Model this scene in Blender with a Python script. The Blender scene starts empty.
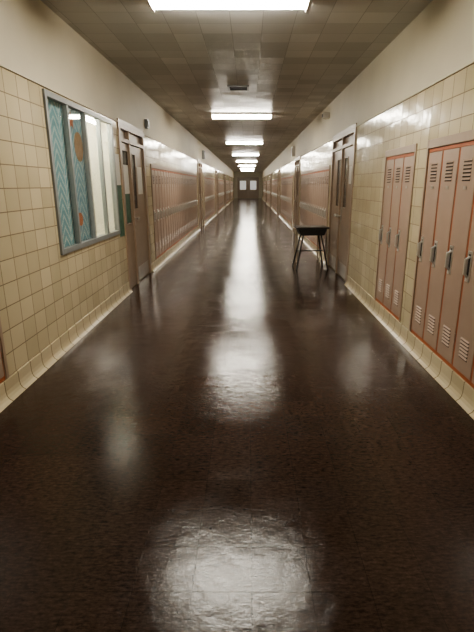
import bpy, bmesh, math, random
from mathutils import Vector, Matrix
random.seed(4)
S=bpy.context.scene
COL=S.collection
XL,XR,H=-1.76,1.55,3.0
Y0,Y1=-7.0,56.0
TILE_TOP=2.31

# ------------------------------------------------ materials
def newmat(name):
    m=bpy.data.materials.new(name); m.use_nodes=True
    nt=m.node_tree; b=nt.nodes['Principled BSDF']
    return m,nt,b
def N(nt,t,**k):
    n=nt.nodes.new(t)
    for a,v in k.items(): setattr(n,a,v)
    return n
def math_(nt,op,a,b=None):
    n=N(nt,'ShaderNodeMath',operation=op)
    for i,x in enumerate((a,b)):
        if x is None: continue
        if isinstance(x,(int,float)): n.inputs[i].default_value=x
        else: nt.links.new(x,n.inputs[i])
    return n.outputs[0]
def mixc(nt,fac,a,b,bt='MIX'):
    n=N(nt,'ShaderNodeMix',data_type='RGBA',blend_type=bt)
    for i,x in ((0,fac),(6,a),(7,b)):
        if isinstance(x,(int,float)): n.inputs[i].default_value=x
        elif isinstance(x,tuple): n.inputs[i].default_value=(*x,1) if len(x)==3 else x
        else: nt.links.new(x,n.inputs[i])
    return n.outputs[2]
def simple(name,col,rough=.5,metal=0,spec=.5,noise=.12,scale=12,bump=0):
    m,nt,b=newmat(name)
    tc=N(nt,'ShaderNodeTexCoord'); no=N(nt,'ShaderNodeTexNoise')
    no.inputs['Scale'].default_value=scale; no.inputs['Detail'].default_value=4
    nt.links.new(tc.outputs['Object'],no.inputs['Vector'])
    d=tuple(c*(1-noise*2) for c in col); l=tuple(min(1,c*(1+noise*2)) for c in col)
    nt.links.new(mixc(nt,no.outputs['Fac'],d,l),b.inputs['Base Color'])
    b.inputs['Roughness'].default_value=rough; b.inputs['Metallic'].default_value=metal
    b.inputs['Specular IOR Level'].default_value=spec
    if bump:
        bp=N(nt,'ShaderNodeBump'); bp.inputs['Strength'].default_value=bump; bp.inputs['Distance'].default_value=.01
        nt.links.new(no.outputs['Fac'],bp.inputs['Height']); nt.links.new(bp.outputs[0],b.inputs['Normal'])
    return m
def emis(name,col,st):
    m,nt,b=newmat(name)
    b.inputs['Base Color'].default_value=(*col,1)
    b.inputs['Emission Color'].default_value=(*col,1); b.inputs['Emission Strength'].default_value=st
    return m
def brick(nt,vec,w,h,c1,c2,mc,ms,off=0.0,smooth=.1,bias=0):
    b=N(nt,'ShaderNodeTexBrick'); b.offset=off; b.squash=1
    nt.links.new(vec,b.inputs['Vector'])
    b.inputs['Color1'].default_value=(*c1,1); b.inputs['Color2'].default_value=(*c2,1); b.inputs['Mortar'].default_value=(*mc,1)
    b.inputs['Scale'].default_value=1; b.inputs['Mortar Size'].default_value=ms; b.inputs['Mortar Smooth'].default_value=smooth
    b.inputs['Bias'].default_value=bias; b.inputs['Brick Width'].default_value=w; b.inputs['Row Height'].default_value=h
    return b
def swz(nt,order,off=(0,0,0)):
    tc=N(nt,'ShaderNodeTexCoord'); s=N(nt,'ShaderNodeSeparateXYZ'); c=N(nt,'ShaderNodeCombineXYZ')
    nt.links.new(tc.outputs['Object'],s.inputs[0])
    for i,o in enumerate(order):
        nt.links.new(math_(nt,'ADD',s.outputs[o],off[i]),c.inputs[i])
    return c.outputs[0],tc
def tilt(nt,vec,w,h,normal,amp):
    """every tile is laid with its own tiny tilt"""
    s=N(nt,'ShaderNodeSeparateXYZ'); nt.links.new(vec,s.inputs[0]); c=N(nt,'ShaderNodeCombineXYZ')
    nt.links.new(math_(nt,'FLOOR',math_(nt,'DIVIDE',s.outputs[0],w)),c.inputs[0])
    nt.links.new(math_(nt,'FLOOR',math_(nt,'DIVIDE',s.outputs[1],h)),c.inputs[1])
    wn=N(nt,'ShaderNodeTexWhiteNoise',noise_dimensions='3D'); nt.links.new(c.outputs[0],wn.inputs['Vector'])
    a=N(nt,'ShaderNodeVectorMath',operation='SUBTRACT'); nt.links.new(wn.outputs['Color'],a.inputs[0]); a.inputs[1].default_value=(.5,.5,.5)
    k=N(nt,'ShaderNodeVectorMath',operation='SCALE'); nt.links.new(a.outputs[0],k.inputs[0]); k.inputs['Scale'].default_value=amp
    d=N(nt,'ShaderNodeVectorMath',operation='ADD'); nt.links.new(k.outputs[0],d.inputs[0]); nt.links.new(normal,d.inputs[1])
    n=N(nt,'ShaderNodeVectorMath',operation='NORMALIZE'); nt.links.new(d.outputs[0],n.inputs[0])
    return n.outputs[0],wn.outputs['Value']

def tile_mat():
    m,nt,b=newmat('glazed_wall_tile')
    v,tc=swz(nt,(1,2),(20.0,-.15+.166*10))
    br=brick(nt,v,.2,.166,(.53,.46,.32),(.63,.555,.395),(.22,.17,.11),.0038)
    no=N(nt,'ShaderNodeTexNoise'); no.inputs['Scale'].default_value=1.1; no.inputs['Detail'].default_value=5
    nt.links.new(tc.outputs['Object'],no.inputs['Vector'])
    c=mixc(nt,1.0,br.outputs['Color'],mixc(nt,no.outputs['Fac'],(.76,.74,.70),(1.22,1.20,1.18)),'MULTIPLY')
    nt.links.new(c,b.inputs['Base Color'])
    nt.links.new(math_(nt,'ADD',math_(nt,'MULTIPLY',br.outputs['Fac'],.5),.17),b.inputs['Roughness'])
    b.inputs['Specular IOR Level'].default_value=.33
    no2=N(nt,'ShaderNodeTexNoise'); no2.inputs['Scale'].default_value=7; no2.inputs['Detail'].default_value=1
    nt.links.new(tc.outputs['Object'],no2.inputs['Vector'])
    hgt=math_(nt,'ADD',math_(nt,'MULTIPLY',br.outputs['Fac'],-1.0),math_(nt,'MULTIPLY',no2.outputs['Fac'],1.2))
    bp=N(nt,'ShaderNodeBump'); bp.inputs['Strength'].default_value=.4; bp.inputs['Distance'].default_value=.006
    nt.links.new(hgt,bp.inputs['Height'])
    n,_=tilt(nt,v,.2,.166,bp.outputs[0],.03); nt.links.new(n,b.inputs['Normal'])
    return m
def base_mat():
    m,nt,b=newmat('glazed_cove_base')
    v,tc=swz(nt,(1,2),(20.0,5.0))
    br=brick(nt,v,.2,20,(.55,.47,.32),(.64,.55,.39),(.20,.15,.09),.0045)
    nt.links.new(br.outputs['Color'],b.inputs['Base Color']); b.inputs['Roughness'].default_value=.25
    bp=N(nt,'ShaderNodeBump'); bp.inputs['Strength'].default_value=.5; bp.inputs['Distance'].default_value=.005; bp.invert=True
    nt.links.new(br.outputs['Fac'],bp.inputs['Height']); nt.links.new(bp.outputs[0],b.inputs['Normal'])
    return m
def floor_mat():
    m,nt,b=newmat('waxed_floor_tile')
    v,tc=swz(nt,(0,1),(20.0,20.0))
    br=brick(nt,v,.23,.23,(.76,.74,.74),(1.12,1.08,1.06),(.35,.35,.35),.0014)
    sx=N(nt,'ShaderNodeMapping'); sx.inputs['Scale'].default_value=(26,80,1)
    nt.links.new(tc.outputs['Object'],sx.inputs['Vector'])
    n1=N(nt,'ShaderNodeTexNoise'); n1.inputs['Scale'].default_value=1; n1.inputs['Detail'].default_value=6; n1.inputs['Roughness'].default_value=.7
    nt.links.new(sx.outputs[0],n1.inputs['Vector'])
    n2=N(nt,'ShaderNodeTexNoise'); n2.inputs['Scale'].default_value=2.2; n2.inputs['Detail'].default_value=8; n2.inputs['Roughness'].default_value=.65
    nt.links.new(tc.outputs['Object'],n2.inputs['Vector'])
    n3=N(nt,'ShaderNodeTexNoise'); n3.inputs['Scale'].default_value=70; n3.inputs['Detail'].default_value=5; n3.inputs['Roughness'].default_value=.7
    nt.links.new(tc.outputs['Object'],n3.inputs['Vector'])
    r=N(nt,'ShaderNodeValToRGB'); r.color_ramp.elements[0].position=.34; r.color_ramp.elements[0].color=(.022,.014,.011,1)
    r.color_ramp.elements[1].position=.72; r.color_ramp.elements[1].color=(.088,.056,.042,1)
    nt.links.new(n1.outputs['Fac'],r.inputs[0])
    c=mixc(nt,.8,r.outputs[0],mixc(nt,n3.outputs['Fac'],(.1,.1,.1),(1.9,1.8,1.75)),'MULTIPLY')
    c=mixc(nt,.65,c,br.outputs['Color'],'MULTIPLY')
    nt.links.new(c,b.inputs['Base Color'])
    rp=N(nt,'ShaderNodeMapRange'); rp.inputs['From Min'].default_value=.35; rp.inputs['From Max'].default_value=.65
    rp.inputs['To Min'].default_value=.04; rp.inputs['To Max'].default_value=.16
    nt.links.new(n2.outputs['Fac'],rp.inputs[0])
    n4=N(nt,'ShaderNodeTexNoise'); n4.inputs['Scale'].default_value=10; n4.inputs['Detail'].default_value=3
    nt.links.new(tc.outputs['Object'],n4.inputs['Vector'])
    hgt=math_(nt,'ADD',math_(nt,'MULTIPLY',n3.outputs['Fac'],.15),math_(nt,'ADD',math_(nt,'MULTIPLY',n4.outputs['Fac'],.85),math_(nt,'MULTIPLY',br.outputs['Fac'],-.35)))
    hgt=math_(nt,'ADD',hgt,math_(nt,'MULTIPLY',n1.outputs['Fac'],.20))
    bp=N(nt,'ShaderNodeBump'); bp.inputs['Strength'].default_value=.45; bp.inputs['Distance'].default_value=.006
    nt.links.new(hgt,bp.inputs['Height'])
    n,val=tilt(nt,v,.23,.23,bp.outputs[0],.010); nt.links.new(n,b.inputs['Normal'])
    nt.links.new(math_(nt,'ADD',rp.outputs[0],math_(nt,'ADD',math_(nt,'MULTIPLY',n1.outputs['Fac'],.08),math_(nt,'MULTIPLY',val,.02))),b.inputs['Roughness'])
    b.inputs['Specular IOR Level'].default_value=.34
    return m
def ceil_mat():
    m,nt,b=newmat('acoustic_ceiling_tile')
    v,tc=swz(nt,(0,1),(20.0,20.0))
    br=brick(nt,v,.305,.305,(.43,.415,.385),(.58,.56,.525),(.29,.275,.25),.003,bias=0)
    nt.links.new(br.outputs['Color'],b.inputs['Base Color'])
    b.inputs['Roughness'].default_value=.42; b.inputs['Specular IOR Level'].default_value=.45
    n4=N(nt,'ShaderNodeTexNoise'); n4.inputs['Scale'].default_value=4
    nt.links.new(tc.outputs['Object'],n4.inputs['Vector'])
    hgt=math_(nt,'ADD',math_(nt,'MULTIPLY',n4.outputs['Fac'],1.2),math_(nt,'MULTIPLY',br.outputs['Fac'],-1))
    bp=N(nt,'ShaderNodeBump'); bp.inputs['Strength'].default_value=.45; bp.inputs['Distance'].default_value=.008
    nt.links.new(hgt,bp.inputs['Height'])
    n,_=tilt(nt,v,.305,.305,bp.outputs[0],.04); nt.links.new(n,b.inputs['Normal'])
    return m
def chevron_mat(name,c1,c2,c3):
    m,nt,b=newmat(name)
    tc=N(nt,'ShaderNodeTexCoord'); s=N(nt,'ShaderNodeSeparateXYZ'); nt.links.new(tc.outputs['Object'],s.inputs[0])
    a=math_(nt,'PINGPONG',s.outputs[1],.13)
    no=N(nt,'ShaderNodeTexNoise'); no.inputs['Scale'].default_value=7; nt.links.new(tc.outputs['Object'],no.inputs['Vector'])
    t=math_(nt,'ADD',s.outputs[2],math_(nt,'MULTIPLY',a,-1.2))
    t=math_(nt,'ADD',t,math_(nt,'MULTIPLY',no.outputs['Fac'],.05))
    f=math_(nt,'FRACT',math_(nt,'MULTIPLY',t,10))
    g=math_(nt,'GREATER_THAN',f,.66)
    h=math_(nt,'LESS_THAN',a,.010)
    c=mixc(nt,no.outputs['Fac'],c1,c3)
    c=mixc(nt,math_(nt,'MAXIMUM',g,h),c,c2)
    nt.links.new(c,b.inputs['Base Color']); b.inputs['Roughness'].default_value=.7
    return m
def glass_mat(name,tint=(.95,.97,.96)):
    m=bpy.data.materials.new(name); m.use_nodes=True; nt=m.node_tree; nt.nodes.clear()
    o=N(nt,'ShaderNodeOutputMaterial'); mx=N(nt,'ShaderNodeMixShader'); t=N(nt,'ShaderNodeBsdfTransparent'); g=N(nt,'ShaderNodeBsdfGlossy')
    lw=N(nt,'ShaderNodeLayerWeight'); lw.inputs[0].default_value=.5
    f=math_(nt,'ADD',math_(nt,'MULTIPLY',math_(nt,'POWER',lw.outputs['Facing'],5),.9),.04)
    t.inputs[0].default_value=(*tint,1); g.inputs['Roughness'].default_value=.03
    nt.links.new(f,mx.inputs[0]); nt.links.new(t.outputs[0],mx.inputs[1]); nt.links.new(g.outputs[0],mx.inputs[2]); nt.links.new(mx.outputs[0],o.inputs[0])
    return m

M={}
M['tile']=tile_mat(); M['base']=base_mat(); M['floor']=floor_mat(); M['ceil']=ceil_mat()
M['plaster']=simple('cream_plaster',(.61,.555,.43),.6,noise=.05,scale=2,bump=.05)
M['locker']=simple('locker_paint',(.395,.29,.225),.4,noise=.08,scale=3)
M['lockframe']=simple('locker_frame_paint',(.42,.13,.055),.5,noise=.08,scale=5)
M['doorp']=simple('door_paint',(.32,.24,.175),.35,noise=.08,scale=4)
M['frame']=simple('door_frame_paint',(.35,.255,.185),.38,noise=.06)
M['alu']=simple('grey_metal_frame',(.25,.26,.255),.4,.1,noise=.06)
M['chrome']=simple('chrome',(.85,.85,.82),.3,.85,noise=.03)
M['dark']=simple('dark_metal',(.02,.018,.016),.4,noise=.1)
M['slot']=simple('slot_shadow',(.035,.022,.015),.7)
M['dglass']=simple('dark_glass',(.02,.022,.024),.06,noise=.1)
M['glass']=glass_mat('clear_glass')
M['white']=simple('white_enamel',(.75,.73,.68),.4,noise=.03)
M['paper']=simple('white_paper',(.78,.76,.70),.8,noise=.04)
M['casein']=simple('display_backing',(.84,.80,.68),.7,noise=.04)
M['teal']=chevron_mat('teal_chevron_paper',(.16,.34,.40),(.52,.62,.62),(.25,.46,.52))
M['teal2']=chevron_mat('blue_chevron_paper',(.16,.32,.42),(.46,.57,.60),(.24,.44,.52))
M['orange']=simple('orange_paper',(.55,.17,.07),.8)
M['tan']=simple('tan_paper',(.38,.22,.12),.8,scale=20,noise=.25)
M['green']=simple('green_poster',(.05,.13,.085),.5,scale=14,noise=.4)
M['lens']=emis('fluorescent_lens',(1,.945,.82),64)
M['tube']=emis('case_tube',(1,.94,.80),95)
M['farwin']=emis('daylight_pane',(.95,.96,.93),.3)
M['desktop']=simple('laminate_top',(.04,.035,.032),.35,noise=.1)
M['wood']=simple('pale_laminate',(.46,.38,.27),.45,noise=.08)
M['brass']=simple('brushed_steel',(.5,.47,.43),.3,1)

# ------------------------------------------------ mesh helpers
def box(bm,x0,x1,y0,y1,z0,z1,mi=0):
    vs=[bm.verts.new((x,y,z)) for x in (x0,x1) for y in (y0,y1) for z in (z0,z1)]
    for q in ((0,1,3,2),(4,6,7,5),(0,4,5,1),(2,3,7,6),(0,2,6,4),(1,5,7,3)):
        f=bm.faces.new([vs[i] for i in q]); f.material_index=mi
def tube(bm,p0,p1,r,seg=10,mi=0):
    p0=Vector(p0);p1=Vector(p1);d=p1-p0
    q=Vector((0,0,1)).rotation_difference(d)
    mat=Matrix.Translation((p0+p1)/2)@q.to_matrix().to_4x4()
    g=bmesh.ops.create_cone(bm,cap_ends=True,segments=seg,radius1=r,radius2=r,depth=d.length,matrix=mat)
    for v in g['verts']:
        for f in v.link_faces: f.material_index=mi
def finish(bm,name,mats,parent=None,bevel=0,loc=None,smooth=False,seg=2):
    bmesh.ops.recalc_face_normals(bm,faces=bm.faces[:])
    me=bpy.data.meshes.new(name); bm.to_mesh(me); bm.free()
    for m in mats: me.materials.append(m)
    if smooth:
        for p in me.polygons: p.use_smooth=True
    o=bpy.data.objects.new(name,me); COL.objects.link(o)
    if parent: o.parent=parent
    if loc: o.location=loc
    if bevel:
        md=o.modifiers.new('bevel','BEVEL'); md.width=bevel; md.segments=seg; md.limit_method='ANGLE'
    return o
def empty(name,loc,label,cat,group=None,rotz=0):
    o=bpy.data.objects.new(name,None); o.empty_display_size=.05; COL.objects.link(o); o.location=loc; o.rotation_euler[2]=rotz
    o['label']=label; o['category']=cat
    if group:o['group']=group
    return o
def struct(o,label,cat='building structure'):
    o['kind']='structure'; o['label']=label; o['category']=cat; return o

# ------------------------------------------------ layout
LW=.305
lock_L=[(1.52,5),(8.6,24),(18.6,18),(27.0,20),(36.2,20),(45.2,20)]
lock_R=[(2.63,5),(4.5,3),(9.2,16),(16.8,20),(25.8,20),(34.8,20),(43.8,20)]
door_L=[(6.6,8.05),(16.4,17.9),(24.8,26.3),(34.0,35.5),(43.0,44.5)]
door_R=[(7.1,8.9),(14.6,16.1),(23.6,25.1),(32.6,34.1),(41.6,43.1)]
WIN=(4.25,6.25,.87,2.29)
LZ0,LZ1=.15,1.80
DH=2.31

def wall(name,x,sgn,ops,label):
    bm=bmesh.new()
    ys=sorted({Y0,Y1}|{o[0] for o in ops}|{o[1] for o in ops}); zs=sorted({0,TILE_TOP,H}|{o[2] for o in ops}|{o[3] for o in ops})
    def op(i,j):
        if i<0 or j<0 or i>=len(ys)-1 or j>=len(zs)-1: return None
        yc=(ys[i]+ys[i+1])/2; zc=(zs[j]+zs[j+1])/2
        for o in ops:
            if o[0]<yc<o[1] and o[2]<zc<o[3]: return o
        return None
    def quad(p,mi):
        f=bm.faces.new([bm.verts.new(q) for q in p]); f.material_index=mi
    for i in range(len(ys)-1):
        for j in range(len(zs)-1):
            a,b_,c,d=ys[i],ys[i+1],zs[j],zs[j+1]
            o=op(i,j); mi=1 if c>=TILE_TOP-1e-4 else 0
            xx=x+(sgn*o[4] if o else 0)
            quad([(xx,a,c),(xx,b_,c),(xx,b_,d),(xx,a,d)],2 if (o and o[4]>.25 and o[2]>.5) else mi)
            if o:
                x2=xx
                for (di,dj,p) in ((-1,0,[(x,a,c),(x2,a,c),(x2,a,d),(x,a,d)]),(1,0,[(x,b_,c),(x2,b_,c),(x2,b_,d),(x,b_,d)]),
                                  (0,-1,[(x,a,c),(x,b_,c),(x2,b_,c),(x2,a,c)]),(0,1,[(x,a,d),(x,b_,d),(x2,b_,d),(x2,a,d)])):
                    if op(i+di,j+dj) is not o: quad(p,2 if o[2]>.5 else 0)
    xb=x+sgn*.6
    quad([(xb,Y0,0),(xb,Y1,0),(xb,Y1,H),(xb,Y0,H)],1)
    me_o=finish(bm,name,[M['tile'],M['plaster'],M['casein']])
    return struct(me_o,label,'wall')
LD=.34
opsL=[(a,a+n*LW,LZ0,LZ1,LD) for a,n in lock_L]+[(a,b,0,DH,.10) for a,b in door_L]+[(*WIN,.30)]
opsR=[(a,a+n*LW,LZ0,LZ1,LD) for a,n in lock_R]+[(a,b,0,DH,.10) for a,b in door_R]
wall('wall_left',XL,-1,opsL,'cream glazed tile wall with plaster band above')
wall('wall_right',XR,1,opsR,'cream glazed tile wall with recessed lockers and plaster above')
def slab(name,x0,x1,y0,y1,z0,z1,mat,label,cat):
    bm=bmesh.new(); box(bm,x0,x1,y0,y1,z0,z1); return struct(finish(bm,name,[mat]),label,cat)
slab('floor',XL-.6,XR+.6,Y0,Y1,-.1,0,M['floor'],'dark brown waxed square floor tiles, glossy','floor')
slab('ceiling',XL-.6,XR+.6,Y0,Y1,H,H+.1,M['ceil'],'grey-tan square acoustic ceiling tiles','ceiling')
slab('wall_front',XL-.6,XR+.6,Y0-.1,Y0,0,H,M['plaster'],'cream plaster end wall','wall')
slab('wall_back',XL-.6,XR+.6,Y1,Y1+.1,0,H,M['plaster'],'cream end wall with glazed doors','wall')

for nm,x,s,n in (('trim_1',XL,1,0),('trim_2',XR,-1,0)):
    bm=bmesh.new(); box(bm,min(x,x+s*.012),max(x,x+s*.012),Y0,Y1,TILE_TOP,TILE_TOP+.02)
    struct(finish(bm,nm,[M['plaster']]),'thin cream ledge above the wall tiles','trim')
def cove(name,x,s,doors):
    prof=[(0,.15),(.010,.15),(.012,.145),(.013,.07),(.018,.04),(.030,.018),(.052,.004),(.055,0),(0,0)]
    bm=bmesh.new(); segs=[];cur=Y0
    for a,b in doors: segs.append((cur,a-.06)); cur=b+.06
    segs.append((cur,Y1))
    for a,b in segs:
        r0=[bm.verts.new((x+s*p[0],a,p[1])) for p in prof]; r1=[bm.verts.new((x+s*p[0],b,p[1])) for p in prof]
        n=len(prof)
        for i in range(n): bm.faces.new((r0[i],r0[(i+1)%n],r1[(i+1)%n],r1[i]))
        bm.faces.new(r0); bm.faces.new(r1[::-1])
    struct(finish(bm,name,[M['base']]),'cream glazed cove base tiles','baseboard')
cove('baseboard_left',XL,1,door_L); cove('baseboard_right',XR,-1,door_R)

# ------------------------------------------------ lockers
LH=LZ1-LZ0
def locker_meshes():
    w=LW/2-.0015
    bm=bmesh.new()
    box(bm,-.30,-.022,-w,w,.002,LH-.002,0)
    for a,b,c,d in ((-w,-w+.010,.002,LH-.002),(w-.010,w,.002,LH-.002),(-w+.010,w-.010,.002,.03),(-w+.010,w-.010,LH-.03,LH-.002)):
        box(bm,-.022,.0,a,b,c,d,0)
    body=finish(bm,'locker_body',[M['lockframe']])
    bm=bmesh.new(); dw=w-.013
    box(bm,-.020,.003,-dw,dw,.034,LH-.034,0)
    for k in range(6):
        for z in (LH-.13-k*.026, .12+k*.026+.03):
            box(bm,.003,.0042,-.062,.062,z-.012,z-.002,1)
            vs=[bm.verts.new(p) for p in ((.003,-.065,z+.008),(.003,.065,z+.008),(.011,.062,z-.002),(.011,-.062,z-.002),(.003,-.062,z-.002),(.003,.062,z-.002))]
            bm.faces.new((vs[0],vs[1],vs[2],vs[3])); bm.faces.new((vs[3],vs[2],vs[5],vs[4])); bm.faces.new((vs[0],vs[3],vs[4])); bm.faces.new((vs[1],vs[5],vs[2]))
    for z in (.25,LH/2,LH-.25): tube(bm,(.002,dw+.004,z-.03),(.002,dw+.004,z+.03),.006,8,0)
    door=finish(bm,'locker_door',[M['locker'],M['slot']])
    bm=bmesh.new(); hy=-dw+.05; hz=.80
    box(bm,.003,.006,hy-.024,hy+.024,hz-.105,hz+.105,1)
    for q in ((hy-.026,hy-.018,hz-.108,hz+.108),(hy+.018,hy+.026,hz-.108,hz+.108),(hy-.018,hy+.018,hz+.088,hz+.108),(hy-.018,hy+.018,hz-.108,hz-.078)): box(bm,.003,.010,*q,0)
    tube(bm,(.005,hy,hz+.07),(.032,hy,hz+.05),.009,8,0)
    tube(bm,(.032,hy,hz+.055),(.032,hy,hz-.055),.011,8,0)
    tube(bm,(.032,hy,hz-.05),(.006,hy,hz-.078),.009,8,0)
    handle=finish(bm,'locker_handle',[M['chrome'],M['dark']])
    bm=bmesh.new(); box(bm,.003,.005,-.025,.025,LH-.33,LH-.305,0)
    plate=finish(bm,'number_plate',[M['brass']])
    bm=bmesh.new()
    for src in (body,door,handle):
        off={'locker_body':0,'locker_door':1,'locker_handle':3}[src.name]
        n0=len(bm.faces); bm.from_mesh(src.data); bm.faces.ensure_lookup_table()
        for f in bm.faces[n0:]: f.material_index+=off
    far=finish(bm,'school_locker_far',[M['lockframe'],M['locker'],M['slot'],M['chrome'],M['dark']])
    return body,door,handle,plate,far
body,door,handle,plate,far=locker_meshes()
FARLIM=19
def put_lockers(lst,x,rot,side):
    for a,n in lst:
        grp='recessed hallway lockers in one bank'
        for i in range(n):
            y=a+(i+.5)*LW
            lab='tall narrow tan metal locker with louvered door, recessed in tile wall'
            if y<FARLIM:
                r=empty('school_locker',(x,y,LZ0),lab,'locker',grp,rot)
                b=body.copy(); b.name='locker_body'; b.parent=r; COL.objects.link(b)
                d=door.copy(); d.name='locker_door'; d.parent=r; COL.objects.link(d)
                h=handle.copy(); h.name='locker_handle'; h.parent=d; COL.objects.link(h); h['label']='chrome lift handle'
                p=plate.copy(); p.name='number_plate'; p.parent=d; COL.objects.link(p)
            else:
                o=far.copy(); o.name='school_locker'; COL.objects.link(o); o.location=(x,y,LZ0); o.rotation_euler[2]=rot
                o['label']=lab; o['category']='locker'; o['group']=grp
put_lockers(lock_L,XL,0,'L'); put_lockers(lock_R,XR,math.pi,'R')
for o in (body,door,handle,plate,far): bpy.data.objects.remove(o)
tn=3
for lst,x,s in ((lock_L,XL,1),(lock_R,XR,-1)):
    for a,n in lst:
        b=a+n*LW; bm=bmesh.new()
        x0,x1=sorted((x+s*.0005,x+s*.012))
        box(bm,x0,x1,a-.035,a,LZ0+.002,LZ1+.07); box(bm,x0,x1,b,b+.035,LZ0+.002,LZ1+.07); box(bm,x0,x1,a,b,LZ1,LZ1+.07)
        struct(finish(bm,'trim_%d'%tn,[M['frame']],bevel=.003),'tan metal surround around a locker bank','trim'); tn+=1

# ------------------------------------------------ doors
dn=1
RC=.010   # leaf setback from the wall plane
def leaf(x,s,y0,y1,hinge_far,glass,full=False,handle_=True,gm='dglass',kick=True):
    global dn
    t=.045; xf=x-s*RC
    xb=xf-s*t
    z0,z1=.008,2.07
    X0,X1=sorted((xf,xb)); bm=bmesh.new()
    gy0,gy1,gz0,gz1=glass
    box(bm,X0,X1,y0,gy0,z0,z1); box(bm,X0,X1,gy1,y1,z0,z1); box(bm,X0,X1,gy0,gy1,z0,gz0); box(bm,X0,X1,gy0,gy1,gz1,z1)
    e0,e1=sorted((xf,xf+s*.006)); m=.018
    for q in ((gy0-m,gy0,gz0-m,gz1+m),(gy1,gy1+m,gz0-m,gz1+m),(gy0,gy1,gz0-m,gz0),(gy0,gy1,gz1,gz1+m)): box(bm,e0,e1,*q)
    o=finish(bm,'door_%d'%dn,[M['doorp']]); struct(o,'tan painted door leaf with narrow glass light','door'); dn+=1
    bm=bmesh.new(); g0,g1=sorted((xf-s*.006,xf-s*.016)); box(bm,g0,g1,gy0,gy1,gz0,gz1); finish(bm,'glass_pane',[M[gm]],parent=o)
    if handle_:
        hy=(y0+.07) if hinge_far else (y1-.07); bm=bmesh.new()
        h0,h1=sorted((xf,xf+s*.006)); box(bm,h0,h1,hy-.028,hy+.028,.90,1.14)
        tube(bm,(xf+s*.004,hy,1.0),(xf+s*.055,hy,1.0),.011)
        g=bmesh.ops.create_uvsphere(bm,u_segments=12,v_segments=8,radius=.028,matrix=Matrix.Translation((xf+s*.06,hy,1.0)))
        tube(bm,(xf+s*.004,hy,1.09),(xf+s*.012,hy,1.09),.016)
        finish(bm,'door_handle',[M['brass']],parent=o,smooth=False)
    if kick:
        bm=bmesh.new(); h0,h1=sorted((xf,xf+s*.003)); box(bm,h0,h1,y0+.04,y1-.04,.03,.24); finish(bm,'kick_plate',[M['brass']],parent=o)
    return o
def doorframe(x,s,a,b,mull):
    global tn
    x0,x1=sorted((x-s*.095,x+s*.016)); bm=bmesh.new(); w=.05
    f0,f1=sorted((x+s*.0005,x+s*.016))
    for yy in (a,b-w,*[m-.025 for m in mull]): box(bm,x0,x1,yy+.0005,yy+w-.0005,.001,DH-.001)
    box(bm,x0,x1,a+w,b-w,DH-.06,DH-.001); box(bm,x0,x1,a+w,b-w,2.08,2.13)
    box(bm,f0,f1,a-.05,a,.001,DH+.05); box(bm,f0,f1,b,b+.05,.001,DH+.05); box(bm,f0,f1,a,b,DH,DH+.05)
    o=finish(bm,'trim_%d'%tn,[M['frame']]); struct(o,'painted metal door frame with transom bar','trim'); tn+=1
    bm=bmesh.new(); g0,g1=sorted((x-s*.03,x-s*.04)); box(bm,g0,g1,a+w,b-w,2.131,DH-.061); finish(bm,'transom_panel',[M['doorp']],parent=o)
doorframe(XL,1,6.6,8.05,[7.10])
leaf(XL,1,6.652,7.073,True,(6.70,7.03,.95,1.97),handle_=False,kick=False)
leaf(XL,1,7.127,7.998,True,(7.26,7.46,1.15,1.95))
doorframe(XR,-1,7.1,8.9,[8.0])
leaf(XR,-1,7.152,7.973,False,(7.55,7.80,1.15,1.92))
leaf(XR,-1,8.027,8.848,True,(8.20,8.42,1.15,1.92))
for lst,x,s in ((door_L,XL,1),(door_R,XR,-1)):
    for k,(a,b) in enumerate(lst):
        if k==0: continue
        c=(a+b)/2; doorframe(x,s,a,b,[c])
        leaf(x,s,a+.052,c-.027,False,(c-.35,c-.18,1.2,1.92)); leaf(x,s,c+.027,b-.052,True,(c+.18,c+.35,1.2,1.92))

# far end double doors
bm=bmesh.new(); cx=(XL+XR)/2
for q in ((cx-1.25,cx-1.17),(cx+1.17,cx+1.25),(cx-.04,cx+.04)): box(bm,q[0],q[1],Y1-.08,Y1-.001,.001,2.4)
box(bm,cx-1.17,cx+1.17,Y1-.08,Y1-.001,2.32,2.4)
struct(finish(bm,'trim_%d'%tn,[M['frame']]),'tan frame of the end doors','trim'); tn+=1
for sx in (-1,1):
    a,b=sorted((cx+sx*.045,cx+sx*1.165)); bm=bmesh.new(); y0,y1=Y1-.06,Y1-.015
    box(bm,a,a+.2,y0,y1,.01,2.31); box(bm,b-.2,b,y0,y1,.01,2.31); box(bm,a+.2,b-.2,y0,y1,.01,1.0); box(bm,a+.2,b-.2,y0,y1,2.0,2.31)
    o=struct(finish(bm,'door_%d'%dn,[M['doorp']]),'tan exit door with daylit pane','door'); dn+=1
    bm=bmesh.new(); box(bm,a+.2,b-.2,y0+.02,y0+.03,1.0,2.0); finish(bm,'glass_pane',[M['farwin']],parent=o)

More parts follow.
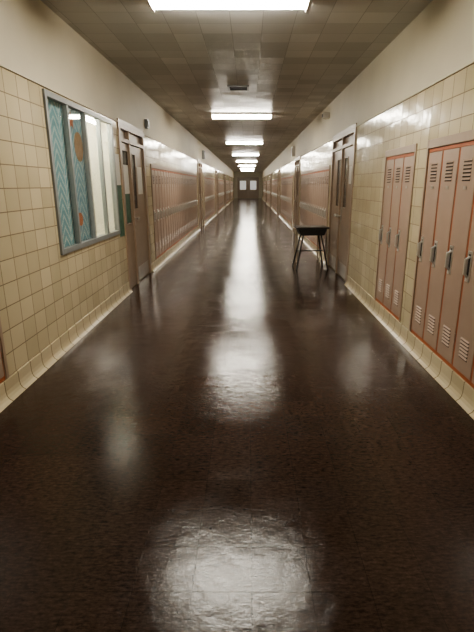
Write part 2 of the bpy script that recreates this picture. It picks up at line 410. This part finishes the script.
# ------------------------------------------------ display window on the left wall
a,b,c,d=WIN; bm=bmesh.new(); x0,x1=XL-.04,XL+.022; fw=.05
box(bm,x0,x1,a,a+fw,c,d); box(bm,x0,x1,b-fw,b,c,d); box(bm,x0,x1,a+fw,b-fw,c,c+.05); box(bm,x0,x1,a+fw,b-fw,d-.05,d)
mull=[4.76,5.25,5.75]
for m in mull: box(bm,x0+.01,x1-.004,m-.02,m+.02,c+.05,d-.05)
win=struct(finish(bm,'window_1',[M['alu']],bevel=.003),'grey metal framed display window with four panes','window')
es=[a+fw]+mull+[b-fw]
for i in range(4):
    bm=bmesh.new(); box(bm,XL-.012,XL-.008,es[i]+(.02 if i else 0),es[i+1]-(.02 if i<3 else 0),c+.05,d-.05); finish(bm,'glass_pane',[M['glass']],parent=win)
bx=XL-.30
def paper(name,y0,y1,z0,z1,mat,label,cat,x=None,pts=None,t=.003):
    x=bx+.003 if x is None else x
    bm=bmesh.new()
    if pts:
        f=[bm.verts.new((x,y0+(y1-y0)*p[0],z0+(z1-z0)*p[1])) for p in pts]; g=[bm.verts.new((x+t,v.co.y,v.co.z)) for v in f]
        bm.faces.new(f); bm.faces.new(g[::-1]); n=len(f)
        for i in range(n): bm.faces.new((f[i],f[(i+1)%n],g[(i+1)%n],g[i]))
    else: box(bm,x,x+t,y0,y1,z0,z1)
    o=finish(bm,name,[mat]); o['label']=label; o['category']=cat; return o
xp=XL-.05
paper('paper_banner',4.31,4.83,.875,2.285,M['teal'],'light teal paper banner with chevron feather pattern','banner',x=xp)
paper('paper_banner',4.86,5.30,.875,2.285,M['teal2'],'light blue paper banner with chevron pattern in display window','banner',x=xp)
star=[(.5+(.5 if k%2==0 else .24)*math.cos(k*math.pi/5+math.pi/2),.5+(.5 if k%2==0 else .24)*math.sin(k*math.pi/5+math.pi/2)) for k in range(10)]
circ=[(.5+.5*math.cos(k*math.pi/9),.5+.5*math.sin(k*math.pi/9)) for k in range(18)]
paper('paper_cutout',4.90,5.08,2.04,2.22,M['orange'],'orange paper cutout pinned on a blue banner','decoration',x=xp+.003,pts=star)
paper('paper_cutout',5.02,5.27,1.74,2.04,M['tan'],'round brown paper cutout pinned on a blue banner','decoration',x=xp+.003,pts=circ)
paper('paper_cutout',4.92,5.06,1.08,1.22,M['orange'],'small orange paper circle low on a banner','decoration',x=xp+.003,pts=circ)
r=empty('fluorescent_tube',(XL-.16,5.25,2.245),'lit fluorescent tube inside the display window','lamp')
bm=bmesh.new(); tube(bm,(0,-.9,0),(0,.9,0),.014,10); finish(bm,'glass_tube',[M['tube']],parent=r)
bm=bmesh.new(); box(bm,-.02,.02,-.94,-.9,-.02,.044); box(bm,-.02,.02,.9,.94,-.02,.044); finish(bm,'lamp_holder',[M['white']],parent=r)
paper('wall_poster',6.29,6.52,.82,1.50,M['green'],'dark green poster taped on the tile wall','poster',x=XL)
paper('notice_sheet',6.30,6.51,1.502,1.90,M['paper'],'white notice sheet taped on the tile wall','paper',x=XL)
paper('notice_sheet',6.71,7.02,1.38,1.78,M['paper'],'white notice sheet taped on dark door glass','paper',x=XL-RC-.006)
paper('notice_sheet',6.71,7.00,.97,1.378,M['green'],'green notice sheet taped on dark door glass','paper',x=XL-RC-.006)
paper('notice_sheet',7.56,7.86,1.36,1.78,M['paper'],'white notice sheet on a tan door','paper',x=XL-RC)
paper('notice_sheet',7.26,7.43,1.52,1.78,M['paper'],'white notice sheet on a tan classroom door','paper',x=XR+RC-.003)

# ------------------------------------------------ ceiling fixtures
for k in range(-1,8):
    y=4.28+6.5*k
    r=empty('ceiling_light',(-.16,y,H),'lit fluorescent ceiling fixture with wraparound lens','ceiling light','hallway ceiling lights')
    bm=bmesh.new(); box(bm,-.66,.66,-.15,.15,-.035,-.0005); box(bm,-.66,-.635,-.13,.13,-.10,-.035); box(bm,.635,.66,-.13,.13,-.10,-.035)
    finish(bm,'light_housing',[M['white']],parent=r,bevel=.003)
    bm=bmesh.new(); prof=[(-.10,-.036),(-.098,-.07),(-.075,-.092),(.075,-.092),(.098,-.07),(.10,-.036)]
    A=[bm.verts.new((-.634,p[0],p[1])) for p in prof]; B=[bm.verts.new((.634,p[0],p[1])) for p in prof]
    for i in range(6): bm.faces.new((A[i],A[(i+1)%6],B[(i+1)%6],B[i]))
    bm.faces.new(A); bm.faces.new(B[::-1])
    finish(bm,'light_lens',[M['lens']],parent=r)
r=empty('ceiling_vent',(-.17,8.0,H),'dark square louvered air vent in tile ceiling','vent')
bm=bmesh.new()
for q in ((-.17,-.14,-.17,.17),(.14,.17,-.17,.17),(-.14,.14,-.17,-.14),(-.14,.14,.14,.17)): box(bm,q[0],q[1],q[2],q[3],-.018,-.001)
finish(bm,'vent_frame',[M['alu']],parent=r)
bm=bmesh.new()
for i in range(7): box(bm,-.14,.14,-.13+i*.04,-.112+i*.04,-.014,-.004)
finish(bm,'vent_slats',[M['dark']],parent=r)
def device(x,s,y,z,w,h,dp,mat,name,label,cat):
    bm=bmesh.new(); a,b=sorted((x,x+s*dp)); box(bm,a,b,y-w/2,y+w/2,z-h/2,z+h/2,0)
    f0,f1=sorted((x+s*dp,x+s*(dp+.006))); box(bm,f0,f1,y-w/2+.02,y+w/2-.02,z-h/2+.02,z+h/2-.02,1)
    o=finish(bm,name,[mat,M['dark']]); o['label']=label; o['category']=cat
device(XL,1,8.35,2.50,.14,.14,.05,M['alu'],'wall_speaker','grey box speaker mounted above the lockers','speaker')
device(XR,-1,9.6,2.80,.16,.1,.12,M['white'],'wall_speaker','small white box mounted near the ceiling','speaker')
device(XL,1,17.9+.3,2.6,.3,.3,.1,M['alu'],'wall_speaker','grey box speaker mounted beside a far door','speaker')
device(XR,-1,16.4,2.6,.3,.3,.1,M['white'],'wall_speaker','white box speaker mounted beside a far door','speaker')

# ------------------------------------------------ student desks
desk=empty('student_desk',(1.15,8.55,0),'dark open-front student desk with splayed metal legs','desk',rotz=math.radians(4))
bm=bmesh.new(); box(bm,-.295,.295,-.22,.22,.735,.77); finish(bm,'desktop',[M['desktop']],parent=desk,bevel=.014,seg=3)
bm=bmesh.new()
def taper(bm,w0,w1,y0,y1,z0,z1):
    vs=[bm.verts.new((sx*w,y,z)) for (w,z) in ((w0,z0),(w1,z1)) for y in (y0,y1) for sx in (-1,1)]
    for q in ((0,1,3,2),(4,6,7,5),(0,4,5,1),(2,3,7,6),(0,2,6,4),(1,5,7,3)): bm.faces.new([vs[i] for i in q])
taper(bm,.215,.262,-.19,.2,.62,.735)
finish(bm,'book_box',[M['dark']],parent=desk,bevel=.02,seg=3)
for sx in (-1,1):
    for sy in (-1,1):
        bm=bmesh.new(); tube(bm,(sx*.165,sy*.13,.625),(sx*.29,sy*.22,.012),.013,10); tube(bm,(sx*.291,sy*.221,.012),(sx*.292,sy*.222,0.0),.017,10)
        l=finish(bm,'leg',[M['dark']],parent=desk)
bm=bmesh.new()
for sx in (-1,1): tube(bm,(sx*.225,-.17,.32),(sx*.225,.17,.32),.009)
tube(bm,(-.225,0,.32),(.225,0,.32),.009); finish(bm,'crossbar',[M['dark']],parent=desk)

d2=empty('side_table',(1.19,9.32,0),'pale laminate side table standing behind a dark desk','table')
bm=bmesh.new(); box(bm,-.29,.29,-.2,.2,.655,.68); finish(bm,'tabletop',[M['wood']],parent=d2,bevel=.006)
bm=bmesh.new(); box(bm,-.26,.26,-.17,-.15,.56,.655); box(bm,-.26,.26,.15,.17,.56,.655); box(bm,-.26,-.24,-.15,.15,.56,.655); box(bm,.24,.26,-.15,.15,.56,.655); finish(bm,'apron',[M['wood']],parent=d2)
for sx in (-1,1):
    for sy in (-1,1):
        bm=bmesh.new(); tube(bm,(sx*.225,sy*.135,.655),(sx*.235,sy*.15,0),.012,10); finish(bm,'leg',[M['wood']],parent=d2)

# ------------------------------------------------ world + camera
w=bpy.data.worlds.new('w'); S.world=w; w.use_nodes=True
w.node_tree.nodes['Background'].inputs[0].default_value=(1,.92,.8,1); w.node_tree.nodes['Background'].inputs[1].default_value=.05
cam=bpy.data.cameras.new('camera'); co=bpy.data.objects.new('camera',cam); COL.objects.link(co)
co.location=(0,0,1.5); co.rotation_euler=(math.radians(74),0,0)
cam.sensor_fit='VERTICAL'; cam.sensor_height=36; cam.lens=456/632*36; cam.shift_x=-12/632; cam.clip_end=200; cam.clip_start=.05
S.camera=co
S.view_settings.view_transform='AgX'; S.view_settings.look='AgX - Medium High Contrast'; S.view_settings.exposure=.3
